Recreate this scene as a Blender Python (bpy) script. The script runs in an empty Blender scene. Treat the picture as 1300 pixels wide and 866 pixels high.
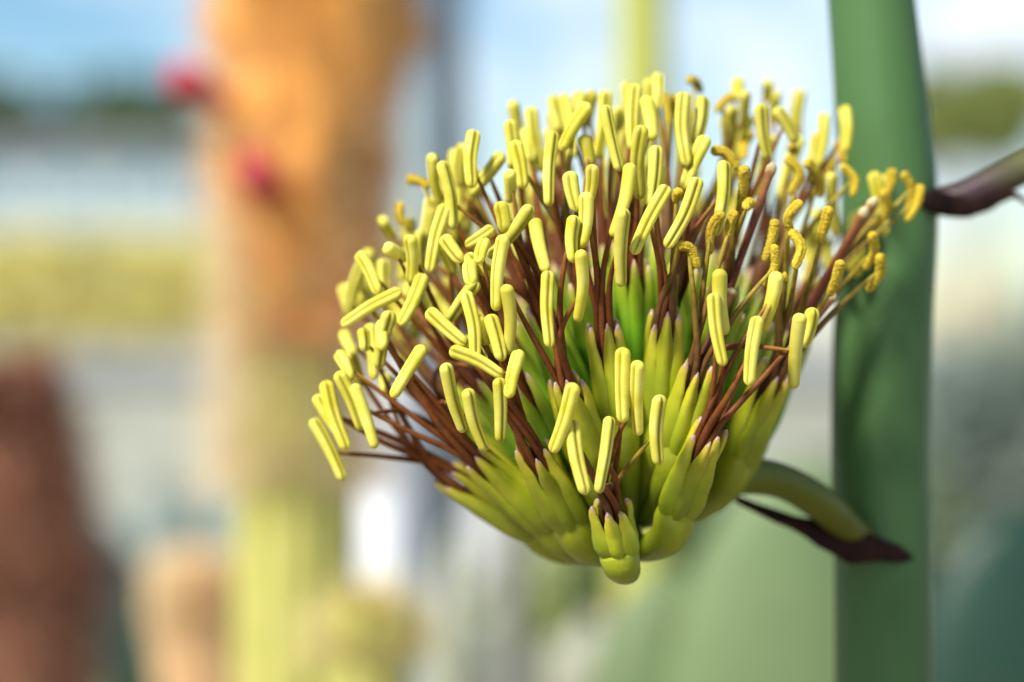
import bpy, math, random
from mathutils import Vector, Matrix, noise
R = math.radians
scene = bpy.context.scene
col = scene.collection
random.seed(11)

# ------------------------------------------------------------------ camera
H = 1.20            # camera height
D = 0.90            # distance to the plane of focus
S = 3500.0          # photograph pixels per metre at the plane of focus
cam_data = bpy.data.cameras.new('camera')
cam = bpy.data.objects.new('camera', cam_data)
col.objects.link(cam)
cam.location = (0, -D, H)
cam.rotation_euler = (R(90), 0, 0)
cam_data.sensor_width = 36.0
cam_data.lens = 36.0 * D / (1300.0 / S)
cam_data.clip_start = 0.05
cam_data.clip_end = 2000
cam_data.dof.use_dof = True
cam_data.dof.focus_distance = D - 0.016
cam_data.dof.aperture_fstop = 3.2
scene.camera = cam

# ------------------------------------------------------------------ sky and sun
SUN_EL, SUN_AZ = R(44), math.atan2(-0.70, -0.80)     # from the left, behind the camera
world = bpy.data.worlds.new('World')
scene.world = world
world.use_nodes = True
nt = world.node_tree
nt.nodes.clear()
out = nt.nodes.new('ShaderNodeOutputWorld')
bg = nt.nodes.new('ShaderNodeBackground')
sky = nt.nodes.new('ShaderNodeTexSky')
sky.sky_type = 'NISHITA'
sky.sun_disc = False
sky.sun_elevation = SUN_EL
sky.sun_rotation = SUN_AZ
sky.air_density = 1.0
sky.dust_density = 0.4
sky.ozone_density = 2.0
tc = nt.nodes.new('ShaderNodeTexCoord')
cn = nt.nodes.new('ShaderNodeTexNoise')
cn.inputs['Scale'].default_value = 13.0
cn.inputs['Detail'].default_value = 4.0
cr = nt.nodes.new('ShaderNodeValToRGB')
cr.color_ramp.elements[0].position = 0.45
cr.color_ramp.elements[1].position = 0.66
mx = nt.nodes.new('ShaderNodeMix')
mx.data_type = 'RGBA'
mx.inputs['B'].default_value = (7.6, 8.3, 9.2, 1)
nt.links.new(tc.outputs['Generated'], cn.inputs['Vector'])
nt.links.new(cn.outputs['Fac'], cr.inputs['Fac'])
nt.links.new(cr.outputs['Color'], mx.inputs['Factor'])
hsv = nt.nodes.new('ShaderNodeHueSaturation')
hsv.inputs['Saturation'].default_value = 1.35
nt.links.new(sky.outputs['Color'], hsv.inputs['Color'])
nt.links.new(hsv.outputs['Color'], mx.inputs['A'])
nt.links.new(mx.outputs['Result'], bg.inputs['Color'])
bg.inputs['Strength'].default_value = 0.075
nt.links.new(bg.outputs[0], out.inputs[0])

sun_data = bpy.data.lights.new('sun', 'SUN')
sun_data.energy = 3.6
sun_data.angle = R(10)
sun_data.color = (1.0, 0.95, 0.87)
sun = bpy.data.objects.new('sun', sun_data)
col.objects.link(sun)
sdir = Vector((math.sin(SUN_AZ) * math.cos(SUN_EL), math.cos(SUN_AZ) * math.cos(SUN_EL), math.sin(SUN_EL)))
sun.rotation_euler = sdir.to_track_quat('Z', 'Y').to_euler()
sun.location = (-4, -4, 8)

scene.view_settings.view_transform = 'Standard'
scene.view_settings.look = 'None'
scene.view_settings.gamma = 1.0
scene.view_settings.exposure = 0.86
scene.cycles.use_denoising = True
scene.cycles.max_bounces = 8


# ------------------------------------------------------------------ helpers
def P(px, py, d):
    """photograph pixel at depth d beyond the plane of focus -> point in the place"""
    k = (D + d) / D / S
    return Vector(((px - 650) * k, d, H + (433 - py) * k))


def G(px, d):
    """point on the ground below that pixel column"""
    v = P(px, 433, d)
    v.z = 0
    return v


def tag(o, label=None, cat=None, group=None, kind=None):
    if label: o['label'] = label
    if cat: o['category'] = cat
    if group: o['group'] = group
    if kind: o['kind'] = kind
    return o


def empty(name, loc):
    o = bpy.data.objects.new(name, None)
    o.empty_display_size = 0.02
    o.location = loc
    col.objects.link(o)
    return o


class MB:
    def __init__(self):
        self.v, self.f, self.t, self.g = [], [], [], []

    def add(self, verts, faces, t=None, g=None):
        n = len(self.v)
        self.v += [tuple(p) for p in verts]
        self.f += [tuple(i + n for i in f) for f in faces]
        self.t += list(t) if t is not None else [0.0] * len(verts)
        self.g += list(g) if g is not None else [0.0] * len(verts)

    def build(self, name, mat, parent=None, smooth=True):
        me = bpy.data.meshes.new(name)
        me.from_pydata(self.v, [], self.f)
        me.update()
        for nm, dat in (('tt', self.t), ('gg', self.g)):
            a = me.attributes.new(nm, 'FLOAT', 'POINT')
            a.data.foreach_set('value', dat)
        if smooth:
            me.polygons.foreach_set('use_smooth', [True] * len(me.polygons))
        me.materials.append(mat)
        o = bpy.data.objects.new(name, me)
        col.objects.link(o)
        if parent is not None:
            o.parent = parent
            # parts are modelled in world space: undo the parent's own place
            p, m = parent, Matrix()
            chain = []
            while p is not None:
                chain.append(p.location.copy())
                p = p.parent
            off = Vector((0, 0, 0))
            for c in chain:
                off += c
            me.transform(Matrix.Translation(-off))
        return o


def frames(pts, up=None):
    n = len(pts)
    T = []
    for i in range(n):
        a, b = pts[max(i - 1, 0)], pts[min(i + 1, n - 1)]
        d = (b - a)
        T.append(d.normalized() if d.length > 1e-9 else Vector((0, 0, 1)))
    u = up.copy() if up is not None else Vector((0.13, -1, 0.07))
    res = []
    for t in T:
        u = u - t * u.dot(t)
        if u.length < 1e-6:
            u = t.orthogonal()
        u.normalize()
        res.append((t, u.copy(), t.cross(u)))
    return res


def sweep(mb, pts, cs, n=12, up=None, gfun=None):
    """cs(s, phi) -> (side offset, up offset); closed at both ends"""
    fr = frames(pts, up)
    m = len(pts)
    verts, tv, gv, faces = [], [], [], []
    for i, (p, (t, u, w)) in enumerate(zip(pts, fr)):
        s = i / (m - 1)
        for j in range(n):
            ph = 2 * math.pi * j / n
            a, b = cs(s, ph)
            verts.append(p + w * a + u * b)
            tv.append(s)
            gv.append(gfun(s, ph) if gfun else 0.0)
    for i in range(m - 1):
        for j in range(n):
            k = (j + 1) % n
            faces.append((i * n + j, (i + 1) * n + j, (i + 1) * n + k, i * n + k))
    faces.append(tuple(range(n)))
    faces.append(tuple((m - 1) * n + j for j in reversed(range(n))))
    mb.add(verts, faces, tv, gv)


def bez(ctrl, n):
    """smooth curve through the given points (Catmull-Rom)"""
    if len(ctrl) == 2:
        return [ctrl[0].lerp(ctrl[1], i / (n - 1)) for i in range(n)]
    c = [2 * ctrl[0] - ctrl[1]] + list(ctrl) + [2 * ctrl[-1] - ctrl[-2]]
    k = len(ctrl) - 1
    res = []
    for i in range(n):
        x = i / (n - 1) * k
        a = min(int(x), k - 1)
        f = x - a
        p0, p1, p2, p3 = c[a], c[a + 1], c[a + 2], c[a + 3]
        res.append(0.5 * ((2 * p1) + (p2 - p0) * f + (2 * p0 - 5 * p1 + 4 * p2 - p3) * f * f + (3 * p1 - p0 - 3 * p2 + p3) * f ** 3))
    return res


def interp(tab, s):
    for (a, x), (b, y) in zip(tab, tab[1:]):
        if s <= b:
            f = (s - a) / (b - a) if b > a else 0
            f = max(0, min(1, f))
            f = f * f * (3 - 2 * f)
            return x + (y - x) * f
    return tab[-1][1]


def box(mb, x0, x1, y0, y1, z0, z1):
    v = [(x, y, z) for x in (x0, x1) for y in (y0, y1) for z in (z0, z1)]
    mb.add(v, [(0, 1, 3, 2), (4, 6, 7, 5), (0, 4, 5, 1), (2, 3, 7, 6), (0, 2, 6, 4), (1, 5, 7, 3)])


# ------------------------------------------------------------------ materials
def mat(name, c1, c2, scale=30, rough=0.5, sss=0.0, bump=0.0, bscale=None, ramp=None, groove=None, trans=0.0, stretch=None, spec=0.4, detail=4, sheen=0.0):
    m = bpy.data.materials.new(name)
    m.use_nodes = True
    t = m.node_tree
    b = t.nodes['Principled BSDF']
    L = t.links.new
    co = t.nodes.new('ShaderNodeTexCoord')
    vec = co.outputs['Object']
    if stretch:
        mp = t.nodes.new('ShaderNodeMapping')
        mp.inputs['Scale'].default_value = stretch
        L(vec, mp.inputs['Vector'])
        vec = mp.outputs['Vector']
    nz = t.nodes.new('ShaderNodeTexNoise')
    nz.inputs['Scale'].default_value = scale
    nz.inputs['Detail'].default_value = detail
    L(vec, nz.inputs['Vector'])
    rp = t.nodes.new('ShaderNodeValToRGB')
    rp.color_ramp.elements[0].position = 0.32
    rp.color_ramp.elements[1].position = 0.68
    rp.color_ramp.elements[0].color = (*c1, 1)
    rp.color_ramp.elements[1].color = (*c2, 1)
    L(nz.outputs['Fac'], rp.inputs['Fac'])
    colr = rp.outputs['Color']
    if ramp:                                   # pigment that changes from the base of the piece to its tip
        at = t.nodes.new('ShaderNodeAttribute')
        at.attribute_name = 'tt'
        r2 = t.nodes.new('ShaderNodeValToRGB')
        e = r2.color_ramp.elements
        while len(e) < len(ramp):
            e.new(0.5)
        for el, (p, c) in zip(e, ramp):
            el.position = p
            el.color = (*c, 1)
        ad = t.nodes.new('ShaderNodeMath')
        ad.operation = 'MULTIPLY_ADD'
        L(nz.outputs['Fac'], ad.inputs[0])
        ad.inputs[1].default_value = 0.10
        sb = t.nodes.new('ShaderNodeMath')
        sb.operation = 'SUBTRACT'
        L(at.outputs['Fac'], sb.inputs[0])
        sb.inputs[1].default_value = 0.05
        L(sb.outputs[0], ad.inputs[2])
        L(ad.outputs[0], r2.inputs['Fac'])
        m2 = t.nodes.new('ShaderNodeMix')
        m2.data_type = 'RGBA'
        m2.blend_type = 'MULTIPLY'
        m2.inputs['Factor'].default_value = 1.0
        L(r2.outputs['Color'], m2.inputs['A'])
        L(colr, m2.inputs['B'])
        colr = m2.outputs['Result']
    if groove:
        ag = t.nodes.new('ShaderNodeAttribute')
        ag.attribute_name = 'gg'
        m3 = t.nodes.new('ShaderNodeMix')
        m3.data_type = 'RGBA'
        L(ag.outputs['Fac'], m3.inputs['Factor'])
        L(colr, m3.inputs['A'])
        m3.inputs['B'].default_value = (*groove, 1)
        colr = m3.outputs['Result']
    # every piece a little different
    oi = t.nodes.new('ShaderNodeObjectInfo')
    hs = t.nodes.new('ShaderNodeHueSaturation')
    mr = t.nodes.new('ShaderNodeMapRange')
    mr.inputs['To Min'].default_value = 0.86
    mr.inputs['To Max'].default_value = 1.12
    L(oi.outputs['Random'], mr.inputs['Value'])
    L(mr.outputs['Result'], hs.inputs['Value'])
    L(colr, hs.inputs['Color'])
    colr = hs.outputs['Color']
    L(colr, b.inputs['Base Color'])
    b.inputs['Roughness'].default_value = rough
    b.inputs['Specular IOR Level'].default_value = spec
    if sheen:
        b.inputs['Sheen Weight'].default_value = sheen
    if sss:
        b.inputs['Subsurface Weight'].default_value = sss
        b.inputs['Subsurface Radius'].default_value = (1.0, 0.8, 0.2)
        b.inputs['Subsurface Scale'].default_value = 0.0025
    if bump:
        n2 = t.nodes.new('ShaderNodeTexNoise')
        n2.inputs['Scale'].default_value = bscale or scale * 3
        n2.inputs['Detail'].default_value = 3
        L(vec, n2.inputs['Vector'])
        bp = t.nodes.new('ShaderNodeBump')
        bp.inputs['Strength'].default_value = bump
        bp.inputs['Distance'].default_value = 0.001
        L(n2.outputs['Fac'], bp.inputs['Height'])
        L(bp.outputs['Normal'], b.inputs['Normal'])
    if trans:
        tr = t.nodes.new('ShaderNodeBsdfTranslucent')
        L(colr, tr.inputs['Color'])
        ms = t.nodes.new('ShaderNodeMixShader')
        ms.inputs[0].default_value = trans
        L(b.outputs[0], ms.inputs[1])
        L(tr.outputs[0], ms.inputs[2])
        L(ms.outputs[0], t.nodes['Material Output'].inputs['Surface'])
    return m


W1 = (1, 1, 1)
M = {}
M['anther'] = mat('anther_yellow', (.54, .48, .035), (.73, .67, .135), 110, .5, sss=.2, bump=.09, bscale=1500, groove=(.25, .205, .003), spec=.16)
M['pollen'] = mat('anther_pollen', (.68, .46, .015), (.82, .64, .05), 700, .8, bump=1.0, bscale=2600, groove=(.60, .38, .01))
M['filament'] = mat('filament_brown', (.7, .66, .66), (1.15, 1.1, 1.05), 260, .5, spec=.2, bump=.25, bscale=1400,
                    ramp=[(0, (.115, .036, .010)), (.55, (.16, .050, .012)), (.85, (.23, .085, .018)), (1, (.36, .22, .03))])
M['filament_olive'] = mat('filament_olive', (.7, .7, .66), (1.15, 1.1, 1.05), 260, .5, spec=.2, bump=.25, bscale=1400,
                          ramp=[(0, (.11, .045, .022)), (.45, (.15, .07, .02)), (.75, (.22, .15, .02)), (1, (.48, .38, .05))])
M['style'] = mat('style_red_brown', (.8, .75, .75), (1.1, 1.05, 1.0), 300, .45, bump=.2, bscale=1200,
                 ramp=[(0, (.10, .03, .025)), (.7, (.20, .055, .03)), (.95, (.34, .15, .05)), (.97, (.55, .46, .20)), (1, (.62, .54, .30))])
M['tepal'] = mat('tepal_green', (.78, .85, .8), (1.12, 1.08, 1.1), 90, .38, sss=.25, bump=.08, bscale=500,
                 ramp=[(0, (.20, .245, .011)), (.22, (.25, .29, .012)), (.55, (.33, .37, .014)), (.85, (.46, .44, .022)), (.95, (.48, .38, .04)), (.985, (.36, .22, .18)), (1, (.40, .27, .26))])
M['tepal_fresh'] = mat('tepal_fresh_green', (.8, .85, .8), (1.1, 1.08, 1.1), 90, .40, sss=.3, bump=.08, bscale=500,
                       ramp=[(0, (.06, .17, .010)), (.5, (.15, .34, .012)), (.88, (.38, .46, .025)), (.96, (.48, .40, .10)), (1, (.45, .26, .24))])
M['flower'] = mat('flower_tube_green', (.8, .85, .8), (1.12, 1.1, 1.1), 80, .35, sss=.2, bump=.2, bscale=600,
                  ramp=[(0, (.09, .155, .01)), (.40, (.19, .235, .011)), (.65, (.27, .30, .012)), (1, (.32, .34, .013))])
M['stalk'] = mat('stalk_green', (.048, .122, .034), (.078, .168, .052), 14, .5, bump=.1, bscale=300, stretch=(1, 1, .12), spec=.3)
M['branch'] = mat('branch_olive', (.85, .85, .85), (1.1, 1.1, 1.1), 60, .42,
                  ramp=[(0, (.11, .125, .004)), (.6, (.12, .145, .004)), (1, (.12, .19, .01))])
M['branch_purple'] = mat('branch_purple', (.8, .8, .8), (1.1, 1.1, 1.1), 60, .4,
                         ramp=[(0, (.03, .015, .014)), (.42, (.06, .03, .035)), (.62, (.09, .09, .03)), (1, (.11, .16, .02))])
M['bract'] = mat('bract_dark', (.006, .003, .003), (.03, .010, .006), 90, .75, spec=.15, bump=.4, bscale=500)

# ------------------------------------------------------------------ the ground
def flat(name, x0, x1, y0, y1, z, m):
    mb = MB()
    mb.add([(x0, y0, z), (x1, y0, z), (x1, y1, z), (x0, y1, z)], [(0, 1, 2, 3)])
    return tag(mb.build(name, m, None, False), kind='structure')

M['gravel'] = mat('gravel_pale', (.22, .20, .16), (.36, .33, .28), 3, .95)
M['soil'] = mat('soil_bed', (.16, .12, .08), (.26, .20, .14), 4, .95)
flat('ground', -600, 600, -20, 1200, 0, M['gravel'])
flat('planting_bed', -3.2, 3.6, -1.5, 6.2, .004, M['soil'])

# ------------------------------------------------------------------ the agave in focus
UD = 0.06                                     # depth of the middle of the flower head
STALK = [(0, 1122, 1200), (62, 1122, 866), (62, 1118, 600), (63, 1121, 433), (61, 1130, 262), (60, 1121, 150), (55, 1107, 0), (50, 1085, -200), (38, 1060, -520), (14, 1040, -760)]
SD = 0.125
agave = empty('agave_flower_stalk', G(1122, SD))
tag(agave, 'green agave stalk bearing a domed head of green flowers with brown filaments and yellow anthers', 'agave')
spts = [Vector((P(1118, 433, SD).x, SD, -0.02)), Vector((P(1120, 433, SD).x, SD, .55))] + [P(x, y, SD) for (_, x, y) in STALK[1:]]
KS = (D + SD) / D / S
srad = [66 * KS, 64 * KS] + [r * KS for (r, _, _) in STALK[1:]]
pts = bez(spts, 120)
mb = MB()
def stalk_cs(s, ph):
    x = s * (len(srad) - 1)
    a = min(int(x), len(srad) - 2)
    r = srad[a] + (srad[a + 1] - srad[a]) * (x - a)
    r *= 1 + .012 * math.cos(3 * ph + 4 * s) + .006 * math.cos(7 * ph)
    return r * math.cos(ph), r * math.sin(ph)
sweep(mb, pts, stalk_cs, 40)
mb.build('stalk', M['stalk'], agave)

def branch(ctrl, rad, m, n=40):
    mb = MB()
    p = bez(ctrl, n)
    def cs(s, ph):
        r = interp(rad, s) * (1 + .03 * noise.noise(Vector((math.cos(ph) * 2, math.sin(ph) * 2, s * 9))))
        return r * math.cos(ph), r * math.sin(ph)
    sweep(mb, p, cs, 24)
    return mb.build('branch', m, agave)

# the branch that carries the head, reaching out of the stalk's upper left side
br = branch([P(1140, 725, SD + .002), P(1096, 688, SD - .016), P(1045, 642, SD - .035), P(995, 612, SD - .045), P(940, 604, UD + .01), P(880, 618, UD + .005), P(815, 642, UD), P(765, 655, UD), P(715, 640, UD + .005)],
            [(0, .003), (.12, .0066), (.3, .0070), (.6, .0075), (.8, .009), (1, .006)], M['branch'], 70)
def bract(ctrl, half, th, parent, tip=None):
    mb = MB()
    p = bez(ctrl, 40)
    def cs(s, ph):
        h = interp(half, s)
        return th * math.cos(ph) * (1 + .2 * noise.noise(Vector((s * 12, ph, 0)))), h * math.sin(ph) * (1 + .12 * noise.noise(Vector((s * 14, math.sin(ph) * 2, 3))))
    sweep(mb, p, cs, 14, up=Vector((0, 0, 1)))
    return mb.build('bract', M['bract'], parent)
bract([P(1178, 718, SD - .008), P(1152, 707, SD - .018), P(1112, 697, SD - .0245), P(1072, 690, SD - .028), P(1035, 674, SD - .03), P(990, 657, SD - .034), P(945, 638, SD - .035), P(925, 626, SD - .035)],
      [(0, .0002), (.10, .0016), (.22, .0042), (.38, .0074), (.52, .0056), (.68, .0028), (.85, .0018), (1, .0003)], .0013, br)
br2 = branch([P(1140, 262, SD), P(1180, 258, SD - .004), P(1215, 252, SD - .006), P(1262, 232, SD - .006), P(1310, 208, SD - .004), P(1420, 150, SD), P(1540, 60, SD + .01)],
             [(0, .004), (.14, .0055), (.3, .0062), (.6, .0066), (1, .0060)], M['branch_purple'])
bract([P(1150, 252, SD - .016), P(1180, 254, SD - .018), P(1215, 262, SD - .012), P(1250, 255, SD - .010), P(1278, 246, SD - .010), P(1296, 252, SD - .010), P(1312, 268, SD - .01)],
      [(0, .002), (.25, .0050), (.45, .0050), (.62, .0034), (.8, .0012), (1, .0003)], .0012, br2)

# ---- flowers: mouth of the flower (x, y, depth), base of its tube (x, y, depth), fresh green or not
FL = [
    (774, 640, -.068, 790, 716, -.056, 0), (592, 572, -.034, 728, 690, -.020, 0), (562, 598, -.004, 712, 692, .000, 0),
    (672, 566, -.058, 742, 690, -.036, 0), (900, 545, -.066, 848, 678, -.046, 0), (768, 412, -.058, 790, 575, -.046, 0),
    (846, 398, -.054, 832, 570, -.042, 0), (888, 458, -.062, 852, 600, -.046, 0), (716, 478, -.066, 764, 625, -.048, 0),
    (988, 466, -.032, 922, 612, -.016, 0), (655, 486, -.046, 740, 640, -.030, 1), (688, 392, -.042, 752, 560, -.026, 1),
    (735, 345, -.034, 780, 520, -.018, 1), (806, 322, -.030, 812, 500, -.014, 1), (870, 338, -.036, 842, 520, -.020, 1),
    (922, 372, -.038, 872, 545, -.022, 1), (966, 405, -.022, 905, 580, -.010, 1), (1004, 430, .002, 935, 600, .006, 1),
    (603, 482, -.018, 726, 625, -.012, 1), (578, 545, .014, 716, 655, .012, 0), (640, 415, -.008, 738, 585, -.004, 1),
    (690, 350, .000, 760, 530, .002, 1), (770, 305, .002, 795, 490, .004, 1), (850, 300, .004, 830, 490, .006, 1),
    (925, 330, .002, 872, 515, .006, 1), (980, 375, .008, 910, 555, .010, 1),
    (600, 500, .044, 722, 630, .030, 1), (650, 410, .040, 745, 580, .028, 1), (720, 335, .040, 775, 520, .028, 1),
    (800, 305, .042, 808, 500, .030, 1), (880, 318, .044, 845, 510, .030, 1), (950, 365, .040, 885, 545, .028, 1),
    (996, 440, .040, 925, 600, .028, 1), (650, 500, .078, 745, 630, .050, 1), (720, 405, .080, 775, 560, .052, 1),
    (800, 375, .082, 808, 550, .054, 1), (880, 400, .080, 845, 560, .052, 1), (950, 470, .076, 890, 610, .050, 1),
    (560, 500, .020, 706, 640, .014, 1), (612, 430, .022, 728, 600, .014, 1), (668, 372, .020, 755, 545, .012, 1),
    (740, 318, .022, 785, 500, .014, 1), (905, 318, .022, 860, 505, .016, 1), (968, 352, .026, 898, 540, .018, 1),
    (1018, 410, .022, 938, 590, .016, 1),
    (700, 560, .088, 760, 650, .056, 1), (800, 530, .096, 805, 640, .060, 1), (890, 560, .088, 850, 650, .056, 1),
]
RACHIS = [P(900, 614, UD + .004), P(860, 628, UD), P(815, 645, UD - .004), P(775, 660, UD - .004), P(745, 655, UD), P(725, 645, UD + .004)]
rach = bez(RACHIS, 40)

flowers = []
def make_flower(mx, my, md, bx, by, bd, fresh):
    m3, b3 = P(mx, my, UD + md), P(bx, by, UD + bd)
    ax = (m3 - b3).normalized()
    L = (m3 - b3).length
    p0 = min(rach, key=lambda q: (q - (b3 - ax * .022)).length)
    tend = b3 + ax * (L * .48)
    ctrl = [p0, p0.lerp(b3 - ax * .006, .55) - ax * .007, b3 - ax * .001, b3 + ax * (L * .22), tend]
    path = bez(ctrl, 26)
    mb = MB()
    sd = random.uniform(0, 100)
    prof = [(0, .0042), (.30, .0050), (.50, .0066), (.68, .0074), (.85, .0064), (1, .0040)]
    def cs(s, ph):
        r = interp(prof, s) * (1 + .06 * math.cos(3 * ph + sd) * min(1, s * 1.5) + .05 * noise.noise(Vector((math.cos(ph), math.sin(ph), s * 4 + sd))))
        return r * math.cos(ph), r * math.sin(ph)
    sweep(mb, path, cs, 22)
    fo = mb.build('flower', M['flower'], agave)
    # six tepals
    u = ax.orthogonal().normalized()
    w = ax.cross(u)
    t0 = b3 + ax * (L * -.02)
    Lt = L * 1.02
    a0 = random.uniform(0, math.pi / 3)
    for k in range(6):
        th = a0 + k * math.pi / 3 + random.uniform(-.10, .10)
        rad = u * math.cos(th) + w * math.sin(th)
        tan = ax.cross(rad)
        inner = k % 2
        ln = Lt * random.uniform(.93, 1.05)
        lean = random.uniform(-.0008, .0016)
        side = random.uniform(-.0016, .0016)
        wmax = (.0086 if inner else .0100) * random.uniform(.92, 1.08)
        rr = [(0, .0030), (.40, .0068 - .0010 * inner), (.60, .0066 - .0009 * inner), (.90, .0056 + lean), (1, .0050 + lean)]
        ww = [(0, .40), (.30, .92), (.48, 1.0), (.74, .68), (.91, .36), (.985, .22), (1, .04)]
        tt = [(0, .0008), (.4, .0022), (.8, .0014), (.96, .0011), (1, .0003)]
        NS, NP = 22, 14
        verts, tv, faces = [], [], []
        for i in range(NS):
            s = i / (NS - 1)
            c = t0 + ax * (ln * s) + rad * interp(rr, s) + tan * (side * s * s)
            hw, ht = interp(ww, s) * wmax * .5, interp(tt, s)
            for j in range(NP):
                ph = 2 * math.pi * j / NP
                x = hw * math.cos(ph)
                y = ht * math.sin(ph) - x * x / .011
                y += .0005 * math.exp(-(x / .0012) ** 2) * (1 if math.sin(ph) > 0 else 0)
                y += .00035 * noise.noise(Vector((s * 7 + sd, x * 400, k * 3.1)))
                verts.append(c + tan * x + rad * y)
                tv.append(s)
        for i in range(NS - 1):
            for j in range(NP):
                q = (j + 1) % NP
                faces.append((i * NP + j, (i + 1) * NP + j, (i + 1) * NP + q, i * NP + q))
        faces.append(tuple(range(NP)))
        faces.append(tuple((NS - 1) * NP + j for j in reversed(range(NP))))
        mb = MB()
        mb.add(verts, faces, tv)
        mb.build('tepal', M['tepal_fresh'] if fresh else M['tepal'], fo)
    return dict(o=fo, m=m3, b=b3, ax=ax, L=L, u=u, w=w, n=0, px=(mx, my), back=md >= .02, k=0)

for f in FL:
    flowers.append(make_flower(*f))

# ---- anthers: ends (or ends and bend) in the photograph; s smooth, p shedding pollen, b one that stands further back
AN = """
s 549 197 558 258|s 561 207 575 289|s 566 262 546 343|s 544 266 547 290 b|s 520 300 521 358|s 535 293 534 340 b|s 563 300 586 332|s 556 309 576 348 b
s 489 314 515 329|s 456 322 480 372|s 485 278 501 302 b|s 487 330 488 370 b|s 602 168 599 236|s 588 184 584 235 b|s 637 196 598 245|s 651 130 669 207 b
s 647 154 651 214|s 653 180 664 238|s 647 217 647 256|s 674 138 685 215 b|s 668 164 675 204 b|s 702 169 697 259|s 703 122 712 166 b|s 715 122 726 199 b
s 735 117 735 160 b|s 747 133 713 190|s 752 117 744 160 b|s 740 172 749 210|s 768 136 786 215|s 768 117 758 199 b|s 752 210 747 256|s 723 219 733 268
s 744 246 738 313|s 729 275 728 332|s 634 257 640 294|s 673 263 622 325|s 788 136 782 166 b|s 795 106 794 180 b|s 806 109 804 189|s 820 124 829 177
s 836 95 834 138 b|s 825 101 822 150 b|s 868 120 872 208|s 892 124 882 182|s 815 162 812 250|s 833 187 826 262|s 836 207 836 240|s 800 210 778 298
s 846 239 805 320|s 896 175 869 239|s 885 228 847 312|s 919 207 908 296|s 929 136 929 182 b|s 938 101 935 125 b|s 947 117 945 166 b|s 966 134 975 201
s 975 104 972 128 b|s 985 138 1010 180|s 1016 115 1012 176 b|s 986 117 982 160 b|s 1046 145 1038 210|s 1072 136 1072 192|s 1093 159 1083 197 b|s 1095 207 1088 250 b
s 914 344 920 423|s 906 375 918 462|s 986 347 967 418|s 962 404 951 487|s 1032 392 1020 440|s 1016 401 1008 490|s 792 268 789 361|s 737 320 733 406
s 791 444 791 534|s 810 461 810 550|s 838 504 836 588|s 728 489 702 572|s 726 536 743 625|s 774 532 760 623|s 639 301 630 392|s 643 364 645 447
s 679 280 693 343|s 696 347 698 438|s 591 372 603 459|s 622 401 637 457|s 604 401 619 437|s 605 359 571 406|s 544 395 591 437|s 592 324 628 349
s 626 290 592 312|s 616 306 608 332|s 597 332 599 362|s 659 447 646 503|s 634 482 635 559|s 573 445 637 477|s 592 427 615 453 b|s 566 464 588 546
s 594 496 616 570|s 507 371 436 412|s 537 350 509 411|s 452 350 460 390 b|s 435 362 445 399 b|s 537 441 499 503|s 486 408 485 443|s 495 397 481 466
s 437 422 450 450 b|s 460 417 463 446|s 469 413 475 480 b|s 429 448 445 482|s 430 474 459 544|s 414 486 440 569|s 402 503 432 553
s 450 490 476 567|s 398 534 435 608|s 444 447 459 490 b|s 489 477 491 500 b|p 516 227 532 230 545 238 b|p 508 256 509 276 520 289 b
p 843 117 849 135 852 160 b|p 859 120 855 135 857 148 b|p 873 101 884 104 891 118 b|p 902 191 922 194 938 215|p 945 210 944 236 940 260|p 955 257 950 259 946 265
p 954 168 945 182 943 202 b|p 931 121 919 129 908 142 b|p 918 269 903 290 901 323|p 934 267 927 284 925 301|p 859 311 877 316 887 341|p 862 240 860 248 859 258
p 997 200 1015 219 1003 248|p 1022 204 1040 224 1042 251|p 1060 182 1068 192 1072 205 b|p 1067 209 1085 228 1082 250|p 1056 202 1056 215 1058 228 b
p 1133 214 1131 230 1126 246|p 1122 240 1126 264 1113 286|p 1146 218 1157 240 1151 268|p 1169 234 1164 258 1150 281|p 1053 262 1047 286 1040 309
p 1018 255 1001 274 1004 296|p 1004 292 1017 314 1008 342|p 985 278 980 304 970 333|p 983 310 984 338 971 364|p 1000 351 993 352 986 357|p 1068 330 1061 356 1052 376
p 1107 295 1110 318 1098 343|p 1117 322 1117 347 1101 371|p 1003 181 1007 190 1011 196 b
"""
anthers = []
for tok in AN.replace('\n', '|').split('|'):
    w = tok.split()
    if not w:
        continue
    b = w[-1] == 'b'
    if b: w = w[:-1]
    q = [float(x) for x in w[1:]]
    mxp, myp = ((q[0] + q[-2]) / 2, (q[1] + q[-1]) / 2) if len(q) == 4 else (q[2], q[3])
    uu, vv = (mxp - 790) / 400.0, (560 - myp) / 480.0
    r2 = min(1, uu * uu + vv * vv)
    dep = UD - .090 * math.sqrt(1 - r2) + random.uniform(-.004, .006)
    if myp < 230: dep += random.uniform(0, .022)
    if b: dep += random.uniform(.025, .06)
    anthers.append(dict(k=w[0], q=q, mid=(mxp, myp), d=dep))

# which flower each belongs to
pairs = []
for i, a in enumerate(anthers):
    A = P(a['mid'][0], a['mid'][1], a['d'])
    a['A'] = A
    for j, f in enumerate(flowers):
        v = A - f['m']
        ang = v.angle(f['ax']) if v.length > 1e-6 else 0
        c = max(0, ang - .2) * .09 + abs(v.length - .050) * (1.0 if v.length > .05 else .8)
        if a['mid'][1] > f['px'][1] - 8: c += .2
        if abs(a['mid'][0] - 776) < 66 and 480 < a['mid'][1] < 590: c = -1 if j == 0 else c + .1     # the lowest flower's own
        pairs.append((c, i, j))
pairs.sort()
own = {}
for c, i, j in pairs:
    if i in own or flowers[j]['n'] >= 6:
        continue
    own[i] = (j, c)
    flowers[j]['n'] += 1


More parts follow.
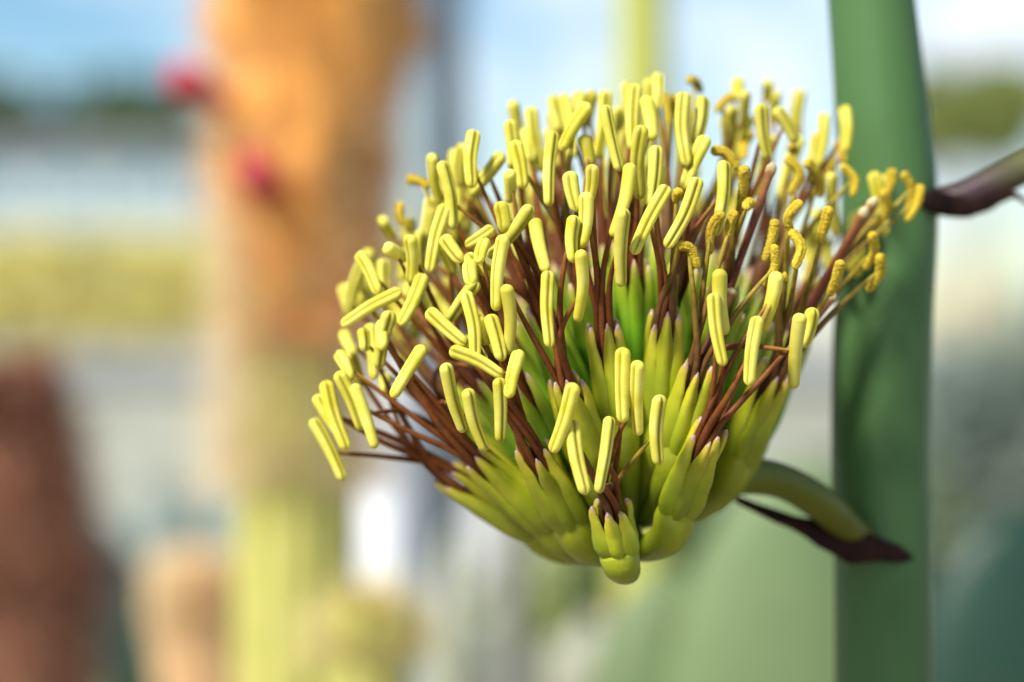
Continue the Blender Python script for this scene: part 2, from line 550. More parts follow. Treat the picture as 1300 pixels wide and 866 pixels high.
def make_anther(a, f):
    q = list(a['q'])
    if a['k'] == 's':
        ex, ey = (q[2] - q[0]) * .035, (q[3] - q[1]) * .035
        q = [q[0] - ex, q[1] - ey, q[2] + ex, q[3] + ey]
    tilt = random.uniform(-.006, .006)
    e1, e2 = P(q[0], q[1], a['d'] - tilt), P(q[-2], q[-1], a['d'] + tilt)
    pol = a['k'] == 'p'
    ctr = P(a['mid'][0], a['mid'][1], a['d'])
    if not pol:
        bow = random.choice((-1, 1)) * random.uniform(.01, .055) * (e2 - e1).length
        dirn = (e2 - e1).normalized().cross(Vector((0, 1, 0)))
        ctr = (e1 + e2) / 2 + dirn * bow
    n = 34 if pol else 24
    raw = bez([e1, ctr, e2], n)
    # rounded ends: rings crowd together where the cap closes
    Ltot = (e2 - e1).length
    half = (.00195 if pol else .0027) * random.uniform(.92, 1.1)
    ss = [0, .1, .28, .55, .85]
    capl = half * .9
    cap = [(1 - math.sqrt(max(0, 1 - (1 - x) ** 2))) for x in ss]
    path, rad = [], []
    def at(s):
        x = max(0, min(1, s)) * (n - 1)
        i = min(int(x), n - 2)
        return raw[i].lerp(raw[i + 1], x - i)
    cl = min(.3, capl / max(Ltot, .004))
    S_, R_ = [], []
    for x in (0, .06, .18, .36, .6, .85):
        S_.append(cl * x); R_.append(math.sqrt(max(0.01, 1 - (1 - x) ** 2)))
    nb = 56 if pol else 14
    for i in range(nb):
        S_.append(cl + (1 - 2 * cl) * i / (nb - 1)); R_.append(1.0)
    for x in (.85, .6, .36, .18, .06, 0):
        S_.append(1 - cl * x); R_.append(math.sqrt(max(0.01, 1 - (1 - x) ** 2)))
    pth = [at(s) for s in S_]
    m = len(pth)
    view = Vector((random.uniform(-1.3, 1.3), -1, random.uniform(-.2, .5))).normalized()
    if random.random() < .18: view = -view
    sd = random.uniform(0, 50)
    NP = 26 if pol else 24
    def gr(ph):
        d = (ph - math.pi / 2 + math.pi) % (2 * math.pi) - math.pi
        return math.exp(-(d / .26) ** 2)
    def cs(s, ph):
        i = int(round(s * (m - 1)))
        r = half * R_[i] * (1.02 - .24 * S_[i] ** 1.6)
        g = gr(ph)
        r *= 1 - (.22 if pol else .46 + .3 * (1 - R_[i])) * g
        if pol:
            r *= 1 + .14 * noise.noise(Vector((S_[i] * 30 + sd, math.cos(ph) * 2.6, math.sin(ph) * 2.6))) + .13 * random.uniform(-1, 1)
        else:
            r *= 1 + .03 * noise.noise(Vector((S_[i] * 5 + sd, math.cos(ph), math.sin(ph))))
        return r * math.cos(ph), r * .88 * math.sin(ph)
    def gf(s, ph):
        i = int(round(s * (m - 1)))
        d = (ph - math.pi / 2 + math.pi) % (2 * math.pi) - math.pi
        return .95 * math.exp(-(d / .24) ** 2) * min(1, R_[i] ** 1.5)
    mb = MB()
    sweep(mb, pth, cs, NP, up=view, gfun=gf)
    mb.build('anther', M['pollen' if pol else 'anther'], f['o'])
    # the filament
    back = at(.5 + random.uniform(-.08, .08)) - view * half * .35
    kk = f['k']; f['k'] += 1
    th = kk * math.pi / 3 + .4
    st = f['b'] + f['ax'] * (f['L'] * .55) + (f['u'] * math.cos(th) + f['w'] * math.sin(th)) * .0026
    mo = f['m'] + (f['u'] * math.cos(th) + f['w'] * math.sin(th)) * .0030
    v = back - mo
    mid = mo + v * .5 + (f['ax'] * v.length - v) * .10 + Vector((random.uniform(-1, 1), random.uniform(-1, 1), random.uniform(-1, 1))) * .0018
    fp = bez([st, mo, mid, back], 22)
    r0 = .00128 * random.uniform(.85, 1.15)
    def fcs(s, ph):
        r = r0 * interp([(0, 1.1), (.5, 1.0), (.85, .72), (1, .42)], s)
        return r * math.cos(ph), r * math.sin(ph)
    mb = MB()
    sweep(mb, fp, fcs, 8)
    mb.build('filament', M['filament_olive' if (pol or random.random() < .12) else 'filament'], f['o'])

bad = 0
for i, a in enumerate(anthers):
    j, c = own.get(i, (None, None))
    if j is None:
        j = min(range(len(flowers)), key=lambda q: (flowers[q]['m'] - a['A']).length)
    make_anther(a, flowers[j])

# flowers at the back whose anthers only peep through
KX = S
for f in flowers:
    while f['back'] and f['n'] < 5:
        f['n'] += 1
        th = random.uniform(0, 6.28)
        q = f['m'] + f['ax'] * random.uniform(.038, .056) + (f['u'] * math.cos(th) + f['w'] * math.sin(th)) * random.uniform(.004, .014)
        k = (D + q.y) / D / S
        px, py = 650 + q.x / k, 433 - (q.z - H) / k
        py = max(py, random.uniform(140, 215))
        tx = random.uniform(-14, 14)
        make_anther(dict(k='s', q=[px - tx, py - 38, px + tx, py + 38], mid=(px, py), d=q.y), f)

# styles with pale stigmas
for (x0, y0, d0, x1, y1, d1) in [(982, 206, -.045, 926, 376, -.036), (1101, 262, -.03, 1006, 430, -.004), (1112, 250, -.02, 1010, 430, .0), (713, 452, -.066, 716, 482, -.066),
                                 (775, 390, -.060, 768, 420, -.058), (849, 364, -.056, 846, 400, -.054), (931, 366, -.054, 900, 440, -.052), (1060, 372, -.036, 1000, 455, -.032),
                                 (920, 511, -.068, 902, 545, -.066), (773, 612, -.070, 776, 645, -.068), (712, 283, -.03, 735, 350, -.034), 
                                 (560, 555, -.02, 590, 575, -.034), (562, 432, -.01, 606, 490, -.018)]:
    a, b = P(x0, y0, UD + d0), P(x1, y1, UD + d1)
    f = min(flowers, key=lambda q: (q['m'] - b).length)
    st = f['b'] + f['ax'] * f['L'] * .6
    pth = bez([st, b.lerp(f['m'], .4), a], 60)
    mb = MB()
    rr = .0017 if (a - b).length > .02 else .0012
    def ccs(s, ph):
        r = rr * interp([(0, .8), (.8, .9), (.94, 1.0), (.975, 1.3), (.99, 1.1), (1, .35)], s)
        return r * math.cos(ph), r * math.sin(ph)
    sweep(mb, pth, ccs, 10)
    Ls = sum((pth[i + 1] - pth[i]).length for i in range(len(pth) - 1))
    mb.t = [max(0, 1 - (1 - t) * max(1, Ls / .06)) for t in mb.t]
    mb.build('style', M['style'], f['o'])

# ------------------------------------------------------------------ the garden behind, far out of focus
def hairs(mb, n, base, length, rad, rnd):
    """base() -> (point, outward direction)"""
    for _ in range(n):
        p, d = base()
        d = (d + Vector((rnd.uniform(-.6, .6), rnd.uniform(-.6, .6), rnd.uniform(-.5, .6)))).normalized()
        l = length * rnd.uniform(.5, 1.2)
        a = d.orthogonal().normalized() * rad
        b = d.cross(a).normalized() * rad
        mb.add([p + a, p - a * .5 + b * .87, p - a * .5 - b * .87, p + d * l], [(0, 1, 3), (1, 2, 3), (2, 0, 3)])


def column(name, m, parent, pts, rad, ribs, depth, n=48, rings=70):
    mb = MB()
    p = bez(pts, rings)
    k = n // ribs if ribs else 0
    def cs(s, ph):
        r = interp(rad, s) * (1 + depth * math.cos(ribs * ph)) if ribs else interp(rad, s)
        return r * math.cos(ph), r * math.sin(ph)
    sweep(mb, p, cs, n)
    return mb.build(name, m, parent), p


M['cactus_yellow'] = mat('cactus_yellow_green', (.44, .43, .09), (.56, .52, .15), 20, .6)
M['spine'] = mat('spine_straw', (.80, .62, .34), (.92, .80, .55), 20, .6, trans=.25)
M['spine_gold'] = mat('spine_gold', (.82, .70, .26), (.92, .80, .40), 20, .6, trans=.2)
M['wool'] = mat('wool_orange', (.56, .20, .025), (.97, .54, .12), 11, .9, sheen=.3)
M['wool_brown'] = mat('wool_brown', (.50, .24, .07), (.66, .36, .12), 9, .9)
M['fruit'] = mat('fruit_red', (.50, .03, .06), (.65, .06, .09), 30, .4)

# the tall cactus with an orange woolly crown
d1 = 1.30
k1 = (D + d1) / D / S
tall = empty('woolly_cactus', G(378, d1))
tag(tall, 'tall columnar cactus with orange woolly crown and two red fruits', 'cactus')
tp = [Vector((P(376, 0, d1).x, d1, -.01)), P(376, 866, d1), P(378, 560, d1), P(384, 330, d1), P(396, 120, d1), P(404, -60, d1), P(410, -220, d1)]
stem, path1 = column('stem', M['cactus_yellow'], tall, tp, [(0, 72 * k1), (.8, 70 * k1), (.95, 64 * k1), (1, 14 * k1)], 12, .10)
rnd = random.Random(3)
fr1 = frames(path1)
def on_col(pth, fr, rfun, s0, s1, a0=0, a1=6.2832):
    def b():
        s = rnd.uniform(s0, s1)
        i = int(s * (len(pth) - 1))
        t, u, w = fr[i]
        ph = rnd.uniform(a0, a1)
        d = (w * math.cos(ph) + u * math.sin(ph))
        return pth[i].lerp(pth[min(i + 1, len(pth) - 1)], rnd.random()) + d * rfun(s), d
    return b
mb = MB()
hairs(mb, 7500, on_col(path1, fr1, lambda s: 70 * k1, .28, .86), .062, .0006, rnd)
tag(mb.build('spines', M['spine'], stem, False), kind='stuff')
# crown of wool: lumpy core and hair over it, thicker towards the sun side
crown_p = bez([P(400, 480, d1), P(392, 400, d1), P(388, 300, d1), P(386, 200, d1), P(386, 100, d1), P(388, 0, d1), P(396, -120, d1), P(404, -240, d1), P(408, -300, d1)], 50)
mb = MB()
CR = [(0, 48 * k1), (.10, 74 * k1), (.28, 84 * k1), (.45, 98 * k1), (.58, 118 * k1), (.75, 122 * k1), (.9, 90 * k1), (1, 12 * k1)]
def crown_r(s, ph, p):
    return interp(CR, s) * (1 + .34 * noise.noise(Vector((math.cos(ph) * 1.6, math.sin(ph) * 1.6, s * 7))) + .16 * noise.noise(Vector((math.cos(ph) * 4, math.sin(ph) * 4, s * 18))))
def ccs(s, ph):
    r = crown_r(s, ph, None)
    return r * math.cos(ph), r * math.sin(ph)
sweep(mb, crown_p, ccs, 44)
crown = mb.build('crown', M['wool'], tall)
frc = frames(crown_p)
mb = MB()
def crown_base():
    s = rnd.uniform(.08, .97)
    i = int(s * 49)
    t, u, w = frc[i]
    ph = rnd.uniform(0, 6.2832)
    d = w * math.cos(ph) + u * math.sin(ph)
    return crown_p[i] + d * crown_r(s, ph, None) * .97, d
hairs(mb, 7000, crown_base, .034, .0007, rnd)
tag(mb.build('wool', M['wool'], crown, False), kind='stuff')
def fruit(px, py, tx, ty, r):
    a, b = P(px, py, d1 - .09), P(tx, ty, d1 - .06)
    mb = MB()
    pth = bez([b, a.lerp(b, .4) + Vector((0, -.01, .004)), a], 22)
    def cs(s, ph):
        q = r * interp([(0, .55), (.35, .8), (.72, 1.0), (.9, .75), (1, .1)], s) * (1 + .04 * math.cos(5 * ph))
        return q * math.cos(ph), q * math.sin(ph)
    sweep(mb, pth, cs, 16)
    mb.build('fruit', M['fruit'], tall)
fruit(212, 100, 285, 128, .017)
fruit(308, 222, 352, 240, .021)

# the young cactus in front of the white post
d2 = 1.15
k2 = (D + d2) / D / S
young = empty('young_cactus', G(468, d2))
tag(young, 'short yellow-green cactus with orange tip in front of white post', 'cactus')
yp = [Vector((P(466, 0, d2).x, d2, -.01)), P(466, 900, d2), P(467, 830, d2), P(470, 770, d2)]
ystem, ypath = column('stem', M['cactus_yellow'], young, yp, [(0, 46 * k2), (.78, 52 * k2), (.90, 42 * k2), (.96, 28 * k2), (1, 6 * k2)], 10, .12)
fry = frames(ypath)
def ybase():
    s = 1 - rnd.random() ** 1.5 * .5
    i = min(int(s * 69), 69)
    t, u, w = fry[i]
    ph = rnd.uniform(0, 6.2832)
    e = interp([(0, 0), (.85, .1), (1, 1.2)], s)
    d = (w * math.cos(ph) + u * math.sin(ph))
    return ypath[i] + d * interp([(0, 44 * k2), (.85, 42 * k2), (.96, 24 * k2), (1, 4 * k2)], s), (d + t * e).normalized()
mb = MB()
hairs(mb, 1300, ybase, .045, .0006, rnd)
tag(mb.build('spines', M['spine_gold'], ystem, False), kind='stuff')
mb = MB()
def tbase():
    d = Vector((rnd.uniform(-1, 1), rnd.uniform(-1, 1), rnd.uniform(.2, 1.2))).normalized()
    return P(470, 782, d2) + d * .010, d
hairs(mb, 160, tbase, .020, .0009, rnd)
tag(mb.build('wool', M['wool'], young, False), kind='stuff')

# posts and poles
def post(name, label, cat, px, d, r, m, ztop, cap=None, rz=None, lean=0):
    base = G(px, d)
    e = empty(name, base)
    tag(e, label, cat)
    mb = MB()
    pth = bez([base + Vector((0, 0, -.02)), base + Vector((lean * .5, 0, ztop / 2)), base + Vector((lean, 0, ztop))], 12)
    sweep(mb, pth, lambda s, ph: (r * math.cos(ph), r * math.sin(ph)), 24)
    mb.build('shaft', m, e)
    mb = MB()
    t = pth[-1]
    sweep(mb, bez([t + Vector((0, 0, -.01)), t + Vector((0, 0, .015)), t + Vector((0, 0, .03))], 6), lambda s, ph: ((r * 1.2 * (1 - .5 * s)) * math.cos(ph), (r * 1.2 * (1 - .5 * s)) * math.sin(ph)), 24)
    mb.build('cap', m, e)
    mb = MB()
    sweep(mb, bez([base, base + Vector((0, 0, .03)), base + Vector((0, 0, .05))], 5), lambda s, ph: (r * (1.8 - .5 * s) * math.cos(ph), r * (1.8 - .5 * s) * math.sin(ph)), 24)
    mb.build('foot', m, e)
    return e

M['white_paint'] = mat('white_paint', (.74, .76, .80), (.82, .83, .85), 6, .5)
M['grey_metal'] = mat('grey_metal', (.06, .08, .10), (.09, .11, .13), 5, .5)
M['grey_timber'] = mat('grey_timber', (.18, .18, .17), (.28, .27, .25), 8, .8, stretch=(1, 1, .1))
post('white_post', 'white painted post behind the short orange-tipped cactus', 'post', 485, 1.9, .044, M['white_paint'], 1.22)
post('grey_pole', 'tall dark grey pole rising beside the orange woolly cactus crown', 'pole', 572, 3.2, .036, M['grey_metal'], 3.4, lean=-.02)
post('timber_stake', 'short grey timber stake below the flower head', 'stake', 648, 2.6, .022, M['grey_timber'], 1.02)

# second flower stalk, far behind
M['stalk_yellow'] = mat('stalk_yellow_green', (.38, .40, .08), (.50, .50, .12), 8, .6, stretch=(1, 1, .1))
d3 = 2.1
s2 = empty('agave_stalk', G(815, d3))
tag(s2, 'bare yellow-green agave stalk rising behind the flower head', 'agave')
mb = MB()
k3 = (D + d3) / D / S
sweep(mb, bez([G(815, d3) + Vector((0, 0, -.02)), P(815, 433, d3), P(815, -60, d3), P(812, -900, d3)], 50), lambda s, ph: (42 * k3 * (1 - .3 * s) * math.cos(ph), 42 * k3 * (1 - .3 * s) * math.sin(ph)), 24)
st2 = mb.build('stalk', M['stalk_yellow'], s2)
for z, a in ((.35, 0), (.75, 2.2), (1.95, 4.1), (2.25, 1.0)):
    mb = MB()
    b = Vector((P(815, 433, d3).x, d3, z))
    dr = Vector((math.cos(a), math.sin(a), 0))
    sweep(mb, bez([b + dr * .02, b + dr * .035 + Vector((0, 0, .05)), b + dr * .032 + Vector((0, 0, .12))], 12), lambda s, ph: (.02 * (1 - s) ** .7 * math.cos(ph) + .0003, .003 * math.sin(ph)), 10, up=dr)
    mb.build('bract', M['stalk_yellow'], s2)

# succulents: pads
def pad(mb, c, w, h, th, rot, seed):
    n, m = 22, 16
    verts, faces = [], []
    for i in range(m + 1):
        v = math.pi * i / m
        for j in range(n):
            a = 2 * math.pi * j / n
            x = w * math.sin(v) * math.cos(a) * (1 - .18 * math.cos(v + .3) * 0)
            y = th * math.sin(v) ** .8 * math.sin(a)
            z = -h * math.cos(v)
            x *= 1 + .22 * (z / h)
            y += .02 * w * noise.noise(Vector((x * 6, z * 6, seed)))
            verts.append(c + rot @ Vector((x, y, z + h)))
    for i in range(m):
        for j in range(n):
            k = (j + 1) % n
            faces.append((i * n + j, i * n + k, (i + 1) * n + k, (i + 1) * n + j))
    mb.add(verts, faces)


def opuntia(name, label, base, m, pads):
    e = empty(name, base)
    tag(e, label, 'cactus')
    for i, (dx, dy, dz, w, h, rz, ry) in enumerate(pads):
        mb = MB()
        rot = Matrix.Rotation(rz, 3, 'Z') @ Matrix.Rotation(ry, 3, 'Y')
        c = base + Vector((dx, dy, dz))
        pad(mb, c, w, h, .028 + w * .12, rot, i * 2.3)
        o = mb.build('pad', m, e)
        mb = MB()
        r2 = random.Random(i + 5)
        for _ in range(60):
            v, a = math.acos(r2.uniform(-.95, .95)), r2.uniform(0, 6.28)
            q = Vector((w * math.sin(v) * math.cos(a) * (1 - .22 * math.cos(v)), (.028 + w * .12) * math.sin(v) ** .8 * math.sin(a), -h * math.cos(v)))
            nrm = Vector((q.x / w ** 2, q.y / (.03 + w * .12) ** 2, q.z / h ** 2)).normalized()
            for _ in range(4):
                d = (rot @ nrm + Vector((r2.uniform(-.5, .5), r2.uniform(-.5, .5), r2.uniform(-.5, .5)))).normalized()
                p = c + rot @ (q + Vector((0, 0, h)))
                s_ = d.orthogonal().normalized() * .0006
                t_ = d.cross(s_)
                mb.add([p + s_, p - s_ * .5 + t_, p - s_ * .5 - t_, p + d * .018], [(0, 1, 3), (1, 2, 3), (2, 0, 3)])
        tag(mb.build('spines', M['spine'], o, False), kind='stuff')
    return e

M['pad_pale'] = mat('pad_pale_green', (.10, .155, .060), (.145, .20, .085), 5, .6)
M['pad_dark'] = mat('pad_dark_green', (.005, .030, .017), (.011, .046, .028), 5, .5)
M['pad_teal'] = mat('pad_teal_green', (.10, .24, .15), (.17, .33, .2), 5, .6)
opuntia('prickly_pear', 'large pale green prickly pear behind the green stalk', G(938, 1.25), M['pad_pale'],
        [(0, 0, -.03, .14, .30, .1, .03), (0, .0, .50, .105, .30, .1, .10), (-.025, .035, .50, .095, .25, .25, -.06), (.05, .10, .45, .10, .20, .8, .3)])
opuntia('prickly_pear', 'dark green prickly pear with rounded pad on the far side of the stalk', G(1300, 1.30), M['pad_dark'],
        [(0, 0, -.03, .10, .22, .1, 0), (.01, 0, .36, .12, .345, .1, -.02), (.10, .06, .40, .10, .22, .4, .5)])

# rosettes of leaves
def rosette(name, label, base, m, n, ln, wd, rise, seed, cat='succulent'):
    e = empty(name, base)
    tag(e, label, cat)
    r = random.Random(seed)
    for i in range(n):
        a = i * 2.399 + r.uniform(-.2, .2)
        up = rise * (1 - .55 * i / n) + r.uniform(-.05, .05)
        dr = Vector((math.cos(a), math.sin(a), 0))
        L = ln * r.uniform(.8, 1.1)
        pth = bez([base + dr * .01 + Vector((0, 0, -.01)), base + dr * L * .3 * math.cos(up) + Vector((0, 0, L * .45 * math.sin(up))), base + dr * L * math.cos(up) + Vector((0, 0, L * math.sin(up)))], 16)
        mb = MB()
        def cs(s, ph):
            w = wd * interp([(0, .5), (.3, 1), (.7, .75), (1, .02)], s)
            x = w * math.cos(ph)
            return x, w * .22 * math.sin(ph) + (x * x) / wd * .35
        sweep(mb, pth, cs, 12, up=Vector((0, 0, 1)) - dr * .3)
        mb.build('leaf', m, e)
    return e
rosette('leafy_agave', 'teal green agave rosette beside the brown trunk', G(150, 2.2), M['pad_teal'], 22, .95, .07, 1.35, 4, 'agave')
M['yucca'] = mat('yucca_green', (.10, .15, .04), (.20, .25, .08), 5, .6)
M['blue_leaf'] = mat('leaf_blue_green', (.10, .17, .16), (.17, .25, .23), 5, .6)
rosette('leafy_agave', 'blue-grey agave rosette in front of the pale stone wall', G(225, 6.2), M['blue_leaf'], 24, .95, .10, 1.2, 9, 'agave')
rosette('leafy_agave', 'low yellow-green agave rosette below the side branch', G(950, 2.6), mat('leaf_yellow', (.38, .42, .10), (.55, .56, .18), 5, .6), 20, .70, .05, 1.25, 14, 'agave')
rosette('leafy_agave', 'olive agave rosette under the peach-coloured cactus', G(205, 3.0), M['yucca'], 22, .72, .05, 1.25, 21, 'agave')

# brown shaggy trunk on the left
M['bark'] = mat('bark_red_brown', (.18, .075, .04), (.42, .2, .11), 9, .9, bump=.6, bscale=40)
M['bark_light'] = mat('bark_fibre', (.22, .09, .05), (.42, .2, .12), 9, .9)
d5 = 1.9
k5 = (D + d5) / D / S
tr = empty('shaggy_trunk', G(30, d5))
tag(tr, 'reddish brown shaggy trunk stump beside the teal agave', 'trunk')
trunk, tpth = column('trunk', M['bark'], tr, [G(36, d5) + Vector((0, 0, -.02)), P(36, 900, d5), P(28, 700, d5), P(10, 540, d5), P(0, 455, d5)], [(0, 80 * k5), (.6, 70 * k5), (.85, 50 * k5), (.97, 34 * k5), (1, 20 * k5)], 9, .06)
rnd = random.Random(8)
frt = frames(tpth)
mb = MB()
hairs(mb, 2600, on_col(tpth, frt, lambda s: interp([(0, 80 * k5), (.6, 70 * k5), (.85, 50 * k5), (.97, 34 * k5), (1, 20 * k5)], s), .2, .99), .05, .002, rnd)
tag(mb.build('fibres', M['bark_light'], trunk, False), kind='stuff')

# peach coloured cactus behind the tall one
M['peach'] = mat('cactus_peach', (.72, .40, .17), (.88, .56, .30), 6, .8)
d6 = 2.4
k6 = (D + d6) / D / S
pc = empty('golden_cactus', G(262, d6))
tag(pc, 'stout peach-coloured spiny cactus beside the tall woolly cactus', 'cactus')
pst, ppth = column('stem', M['peach'], pc, [G(262, d6) + Vector((0, 0, -.02)), P(262, 880, d6), P(262, 760, d6), P(264, 700, d6)], [(0, 60 * k6), (.8, 52 * k6), (.93, 40 * k6), (1, 6 * k6)], 12, .09)
frp = frames(ppth)
mb = MB()
hairs(mb, 2600, on_col(ppth, frp, lambda s: interp([(0, 58 * k6), (.8, 50 * k6), (.93, 38 * k6), (1, 5 * k6)], s), .3, .99), .05, .0012, rnd)
tag(mb.build('spines', M['spine'], pst, False), kind='stuff')

# boulders
M['rock_cream'] = mat('rock_cream', (.36, .36, .26), (.52, .52, .40), 5, .9, bump=.5, bscale=30)
M['rock_grey'] = mat('rock_grey', (.34, .35, .34), (.52, .52, .50), 5, .9, bump=.5, bscale=30)
def boulder(label, c, r, m, seed):
    mb = MB()
    n, k = 28, 18
    verts, faces = [], []
    for i in range(k + 1):
        v = math.pi * i / k
        for j in range(n):
            a = 2 * math.pi * j / n
            d = Vector((math.sin(v) * math.cos(a), math.sin(v) * math.sin(a), math.cos(v)))
            s = 1 + .28 * noise.noise(d * 1.3 + Vector((seed, 0, 0))) + .10 * noise.noise(d * 4 + Vector((0, seed, 0)))
            verts.append(Vector((d.x * r[0], d.y * r[1], d.z * r[2])) * s)
    for i in range(k):
        for j in range(n):
            q = (j + 1) % n
            faces.append((i * n + j, (i + 1) * n + j, (i + 1) * n + q, i * n + q))
    mb.add(verts, faces)
    o = mb.build('boulder', m, None)
    zmin = min(v.co.z for v in o.data.vertices)
    o.location = (c.x, c.y, -zmin - .06)
    tag(o, label, 'boulder', 'boulders in the cactus bed')
    return o
boulder('tall cream boulder next to the white post', G(575, 2.75), (.062, .09, .46), M['rock_cream'], 1.0)
boulder('cream boulder standing beside the timber stake', G(728, 2.9), (.085, .1, .385), M['rock_cream'], 5.0)
boulder('wide grey boulder behind the timber stake', G(700, 6.6), (.5, .3, .42), M['rock_grey'], 9.0)
boulder('pale boulder on the far side of the stalk beside the dark cactus', G(1205, 3.6), (.16, .2, .34), mat('rock_pink', (.60, .48, .42), (.75, .66, .58), 5, .9), 13.0)

# leaf clouds
def leaves(mb, n, sample, size, rnd):
    for _ in range(n):
        c = sample()
        a = Vector((rnd.gauss(0, 1), rnd.gauss(0, 1), rnd.gauss(0, 1))).normalized()
        b = a.orthogonal().normalized()
        s = size * rnd.uniform(.6, 1.3)
        mb.add([c - a * s, c + b * s * .5, c + a * s, c - b * s * .5], [(0, 1, 2, 3)], [rnd.random()] * 4)

def shrub(name, label, cat, base, w, dp, h, n, size, m, seed, z0=0.0, group=None):
    e = empty(name, base)
    tag(e, label, cat, group)
    r = random.Random(seed)
    lobes = [(Vector((r.uniform(-.7, .7) * w, r.uniform(-.5, .5) * dp, z0 + (h - z0) * r.uniform(.35, .80))), r.uniform(.35, .6)) for _ in range(14)]
    def smp():
        c, q = r.choice(lobes)
        d = Vector((r.gauss(0, 1), r.gauss(0, 1), r.gauss(0, 1))).normalized() * (r.random() ** .4)
        p = c + Vector((d.x * w * q, d.y * dp * q, d.z * (h - z0) * .5 * q))
        p.z = min(max(p.z, .02), h)
        return base + p
    mb = MB()
    leaves(mb, n, smp, size, r)
    mb.build('crown', m, e, False)
    mb = MB()
    for i in range(5):
        t = base + lobes[i][0]
        rr = max(.02, w * .035)
        sweep(mb, bez([base + Vector((0, 0, -.03)), base + Vector((lobes[i][0].x * .15, lobes[i][0].y * .15, lobes[i][0].z * .5)), t], 9), lambda s, ph: (rr * (1 - .8 * s) * math.cos(ph), rr * (1 - .8 * s) * math.sin(ph)), 8)
    mb.build('trunk', M['bark'], e)
    return e

M['leaf_dark'] = mat('leaves_dark', (.05, .085, .025), (.11, .16, .045), 3, .6, trans=.3)
M['leaf_mid'] = mat('leaves_mid', (.24, .30, .07), (.38, .42, .13), 3, .6, trans=.35)
M['leaf_yellow'] = mat('leaves_yellow', (.74, .67, .20), (.90, .82, .34), 3, .7, trans=.4)
M['leaf_grey'] = mat('leaves_grey', (.16, .22, .18), (.30, .36, .28), 3, .7, trans=.3)
def tree_at(px, ytop, d, w, label, m, n, size, seed, z0=1.2):
    b = G(px, d)
    h = P(px, ytop, d).z
    return shrub('garden_tree', label, 'tree', b, w, w, h, n, size, m, seed, z0, 'trees beyond the garden')
tree_at(115, 98, 34, 2.3, 'dark green rounded tree above the pale building roof', M['leaf_dark'], 9000, .18, 31)
tree_at(10, 135, 36, 1.2, 'low dark tree at the end of the pale building', M['leaf_dark'], 3200, .16, 33)
tree_at(1232, 66, 20, .62, 'yellow-green tree behind the stalk and its purple side branch', M['leaf_mid'], 3000, .09, 35, 2.35)
shrub('sage_shrub', 'grey-green shrub below the purple side branch', 'shrub', G(1262, 9.5), .55, .5, 1.55, 2600, .05, M['leaf_grey'], 41)
shrub('sage_shrub', 'grey-green shrub behind the cream boulders', 'shrub', G(600, 7.8), .6, .5, .95, 2600, .05, M['leaf_grey'], 43)
shrub('dark_shrub', 'dark green shrub behind the pale prickly pear', 'shrub', G(1010, 4.8), .5, .4, .95, 2600, .045, M['leaf_dark'], 45)
shrub('dark_shrub', 'dark green shrub between the boulders and the pale prickly pear', 'shrub', G(800, 5.6), .4, .4, .85, 2200, .045, M['leaf_mid'], 47)

# yellow hedge and pale stone wall across the back
wy = 14.0
M['stone'] = mat('stone_pale', (.30, .31, .25), (.44, .45, .38), 1.6, .9)
M['coping'] = mat('coping_grey', (.20, .22, .23), (.30, .32, .33), 2, .9)
wall = empty('garden_wall', (0, wy, 0))
tag(wall, 'low pale stone wall with grey coping in front of the yellow hedge', 'wall')
ztop = P(0, 478, wy).z
rndw = random.Random(2)
for row in range(4):
    x = -4.4 + (row % 2) * .3
    while x < 4.4:
        L = rndw.uniform(.5, .8)
        mb = MB()
        y = wy + rndw.uniform(-.012, .012)
        box(mb, x + .006, x + L - .006, y, y + .4, max(-.02, row * ztop / 4 + .004), (row + 1) * ztop / 4 - .004)
        mb.build('stone', M['stone'], wall, False)
        x += L
mb = MB()
box(mb, -4.5, 4.6, wy - .05, wy + .45, ztop, P(0, 440, wy).z)
mb.build('coping', M['coping'], wall, False)
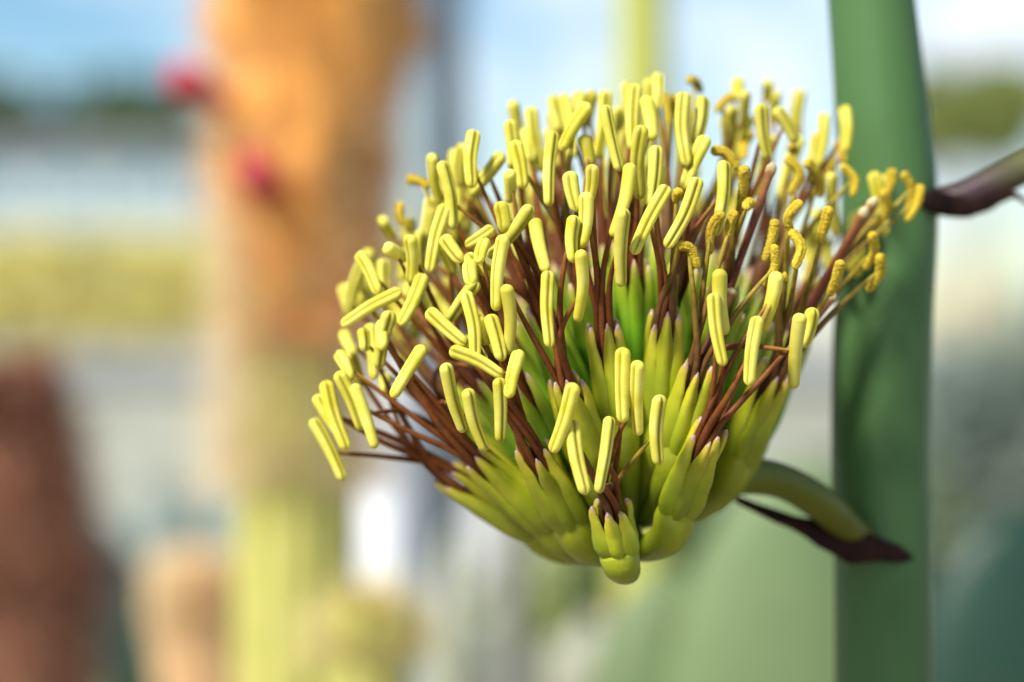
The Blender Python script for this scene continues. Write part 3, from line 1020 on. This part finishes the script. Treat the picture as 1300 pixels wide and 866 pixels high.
hd = 15.2
hedge = empty('hedge', (0, hd + .5, 0))
tag(hedge, 'long clipped yellow-green hedge behind the stone wall', 'hedge')
zt = P(0, 292, hd).z
rh = random.Random(17)
mb = MB()
def hs():
    return Vector((rh.uniform(-5.2, 1.4), hd + rh.random() * 1.0, rh.uniform(.05, zt + .05 * rh.uniform(-1, 1))))
leaves(mb, 18000, hs, .07, rh)
tag(mb.build('foliage', M['leaf_yellow'], hedge, False), kind='stuff')
mb = MB()
for i in range(15):
    b = Vector((-5 + i * .43, hd + .5, -.02))
    sweep(mb, bez([b, b + Vector((.02, 0, .6)), b + Vector((0, 0, zt * .8))], 6), lambda s, ph: (.02 * math.cos(ph), .02 * math.sin(ph)), 6)
tag(mb.build('stems', M['bark'], hedge), kind='stuff')

# pale building
by = 28.0
bl = empty('glasshouse', (P(80, 0, by).x, by + 2, 0))
tag(bl, 'pale low building with teal glass panes behind the hedge', 'building')
M['wall_pale'] = mat('wall_pale', (.38, .45, .45), (.46, .53, .53), 1, .8)
M['pane'] = mat('pane_teal', (.16, .30, .34), (.26, .42, .46), .5, .12)
bx0, bx1 = P(-260, 0, by).x, P(260, 0, by).x
bz = P(0, 196, by).z
mb = MB()
box(mb, bx0, bx1, by, by + 4, -.05, bz)
mb.build('wall', M['wall_pale'], bl, False)
mb = MB()
box(mb, bx0 - .15, bx1 + .15, by - .2, by + 4.2, bz, bz + .14)
mb.build('roof', M['coping'], bl, False)
x = bx0 + .25
while x + .62 < bx1:
    mb = MB()
    z0, z1 = P(0, 262, by).z, P(0, 212, by).z
    for (a0, a1, c0, c1) in ((x, x + .62, z0 - .05, z0), (x, x + .62, z1, z1 + .05), (x, x + .05, z0, z1), (x + .57, x + .62, z0, z1)):
        box(mb, a0, a1, by - .04, by + .01, c0, c1)
    w = mb.build('window', M['white_paint'], bl, False)
    mb = MB()
    box(mb, x + .052, x + .568, by - .02, by + .008, z0 + .002, z1 - .002)
    mb.build('pane', M['pane'], w, False)
    x += .86
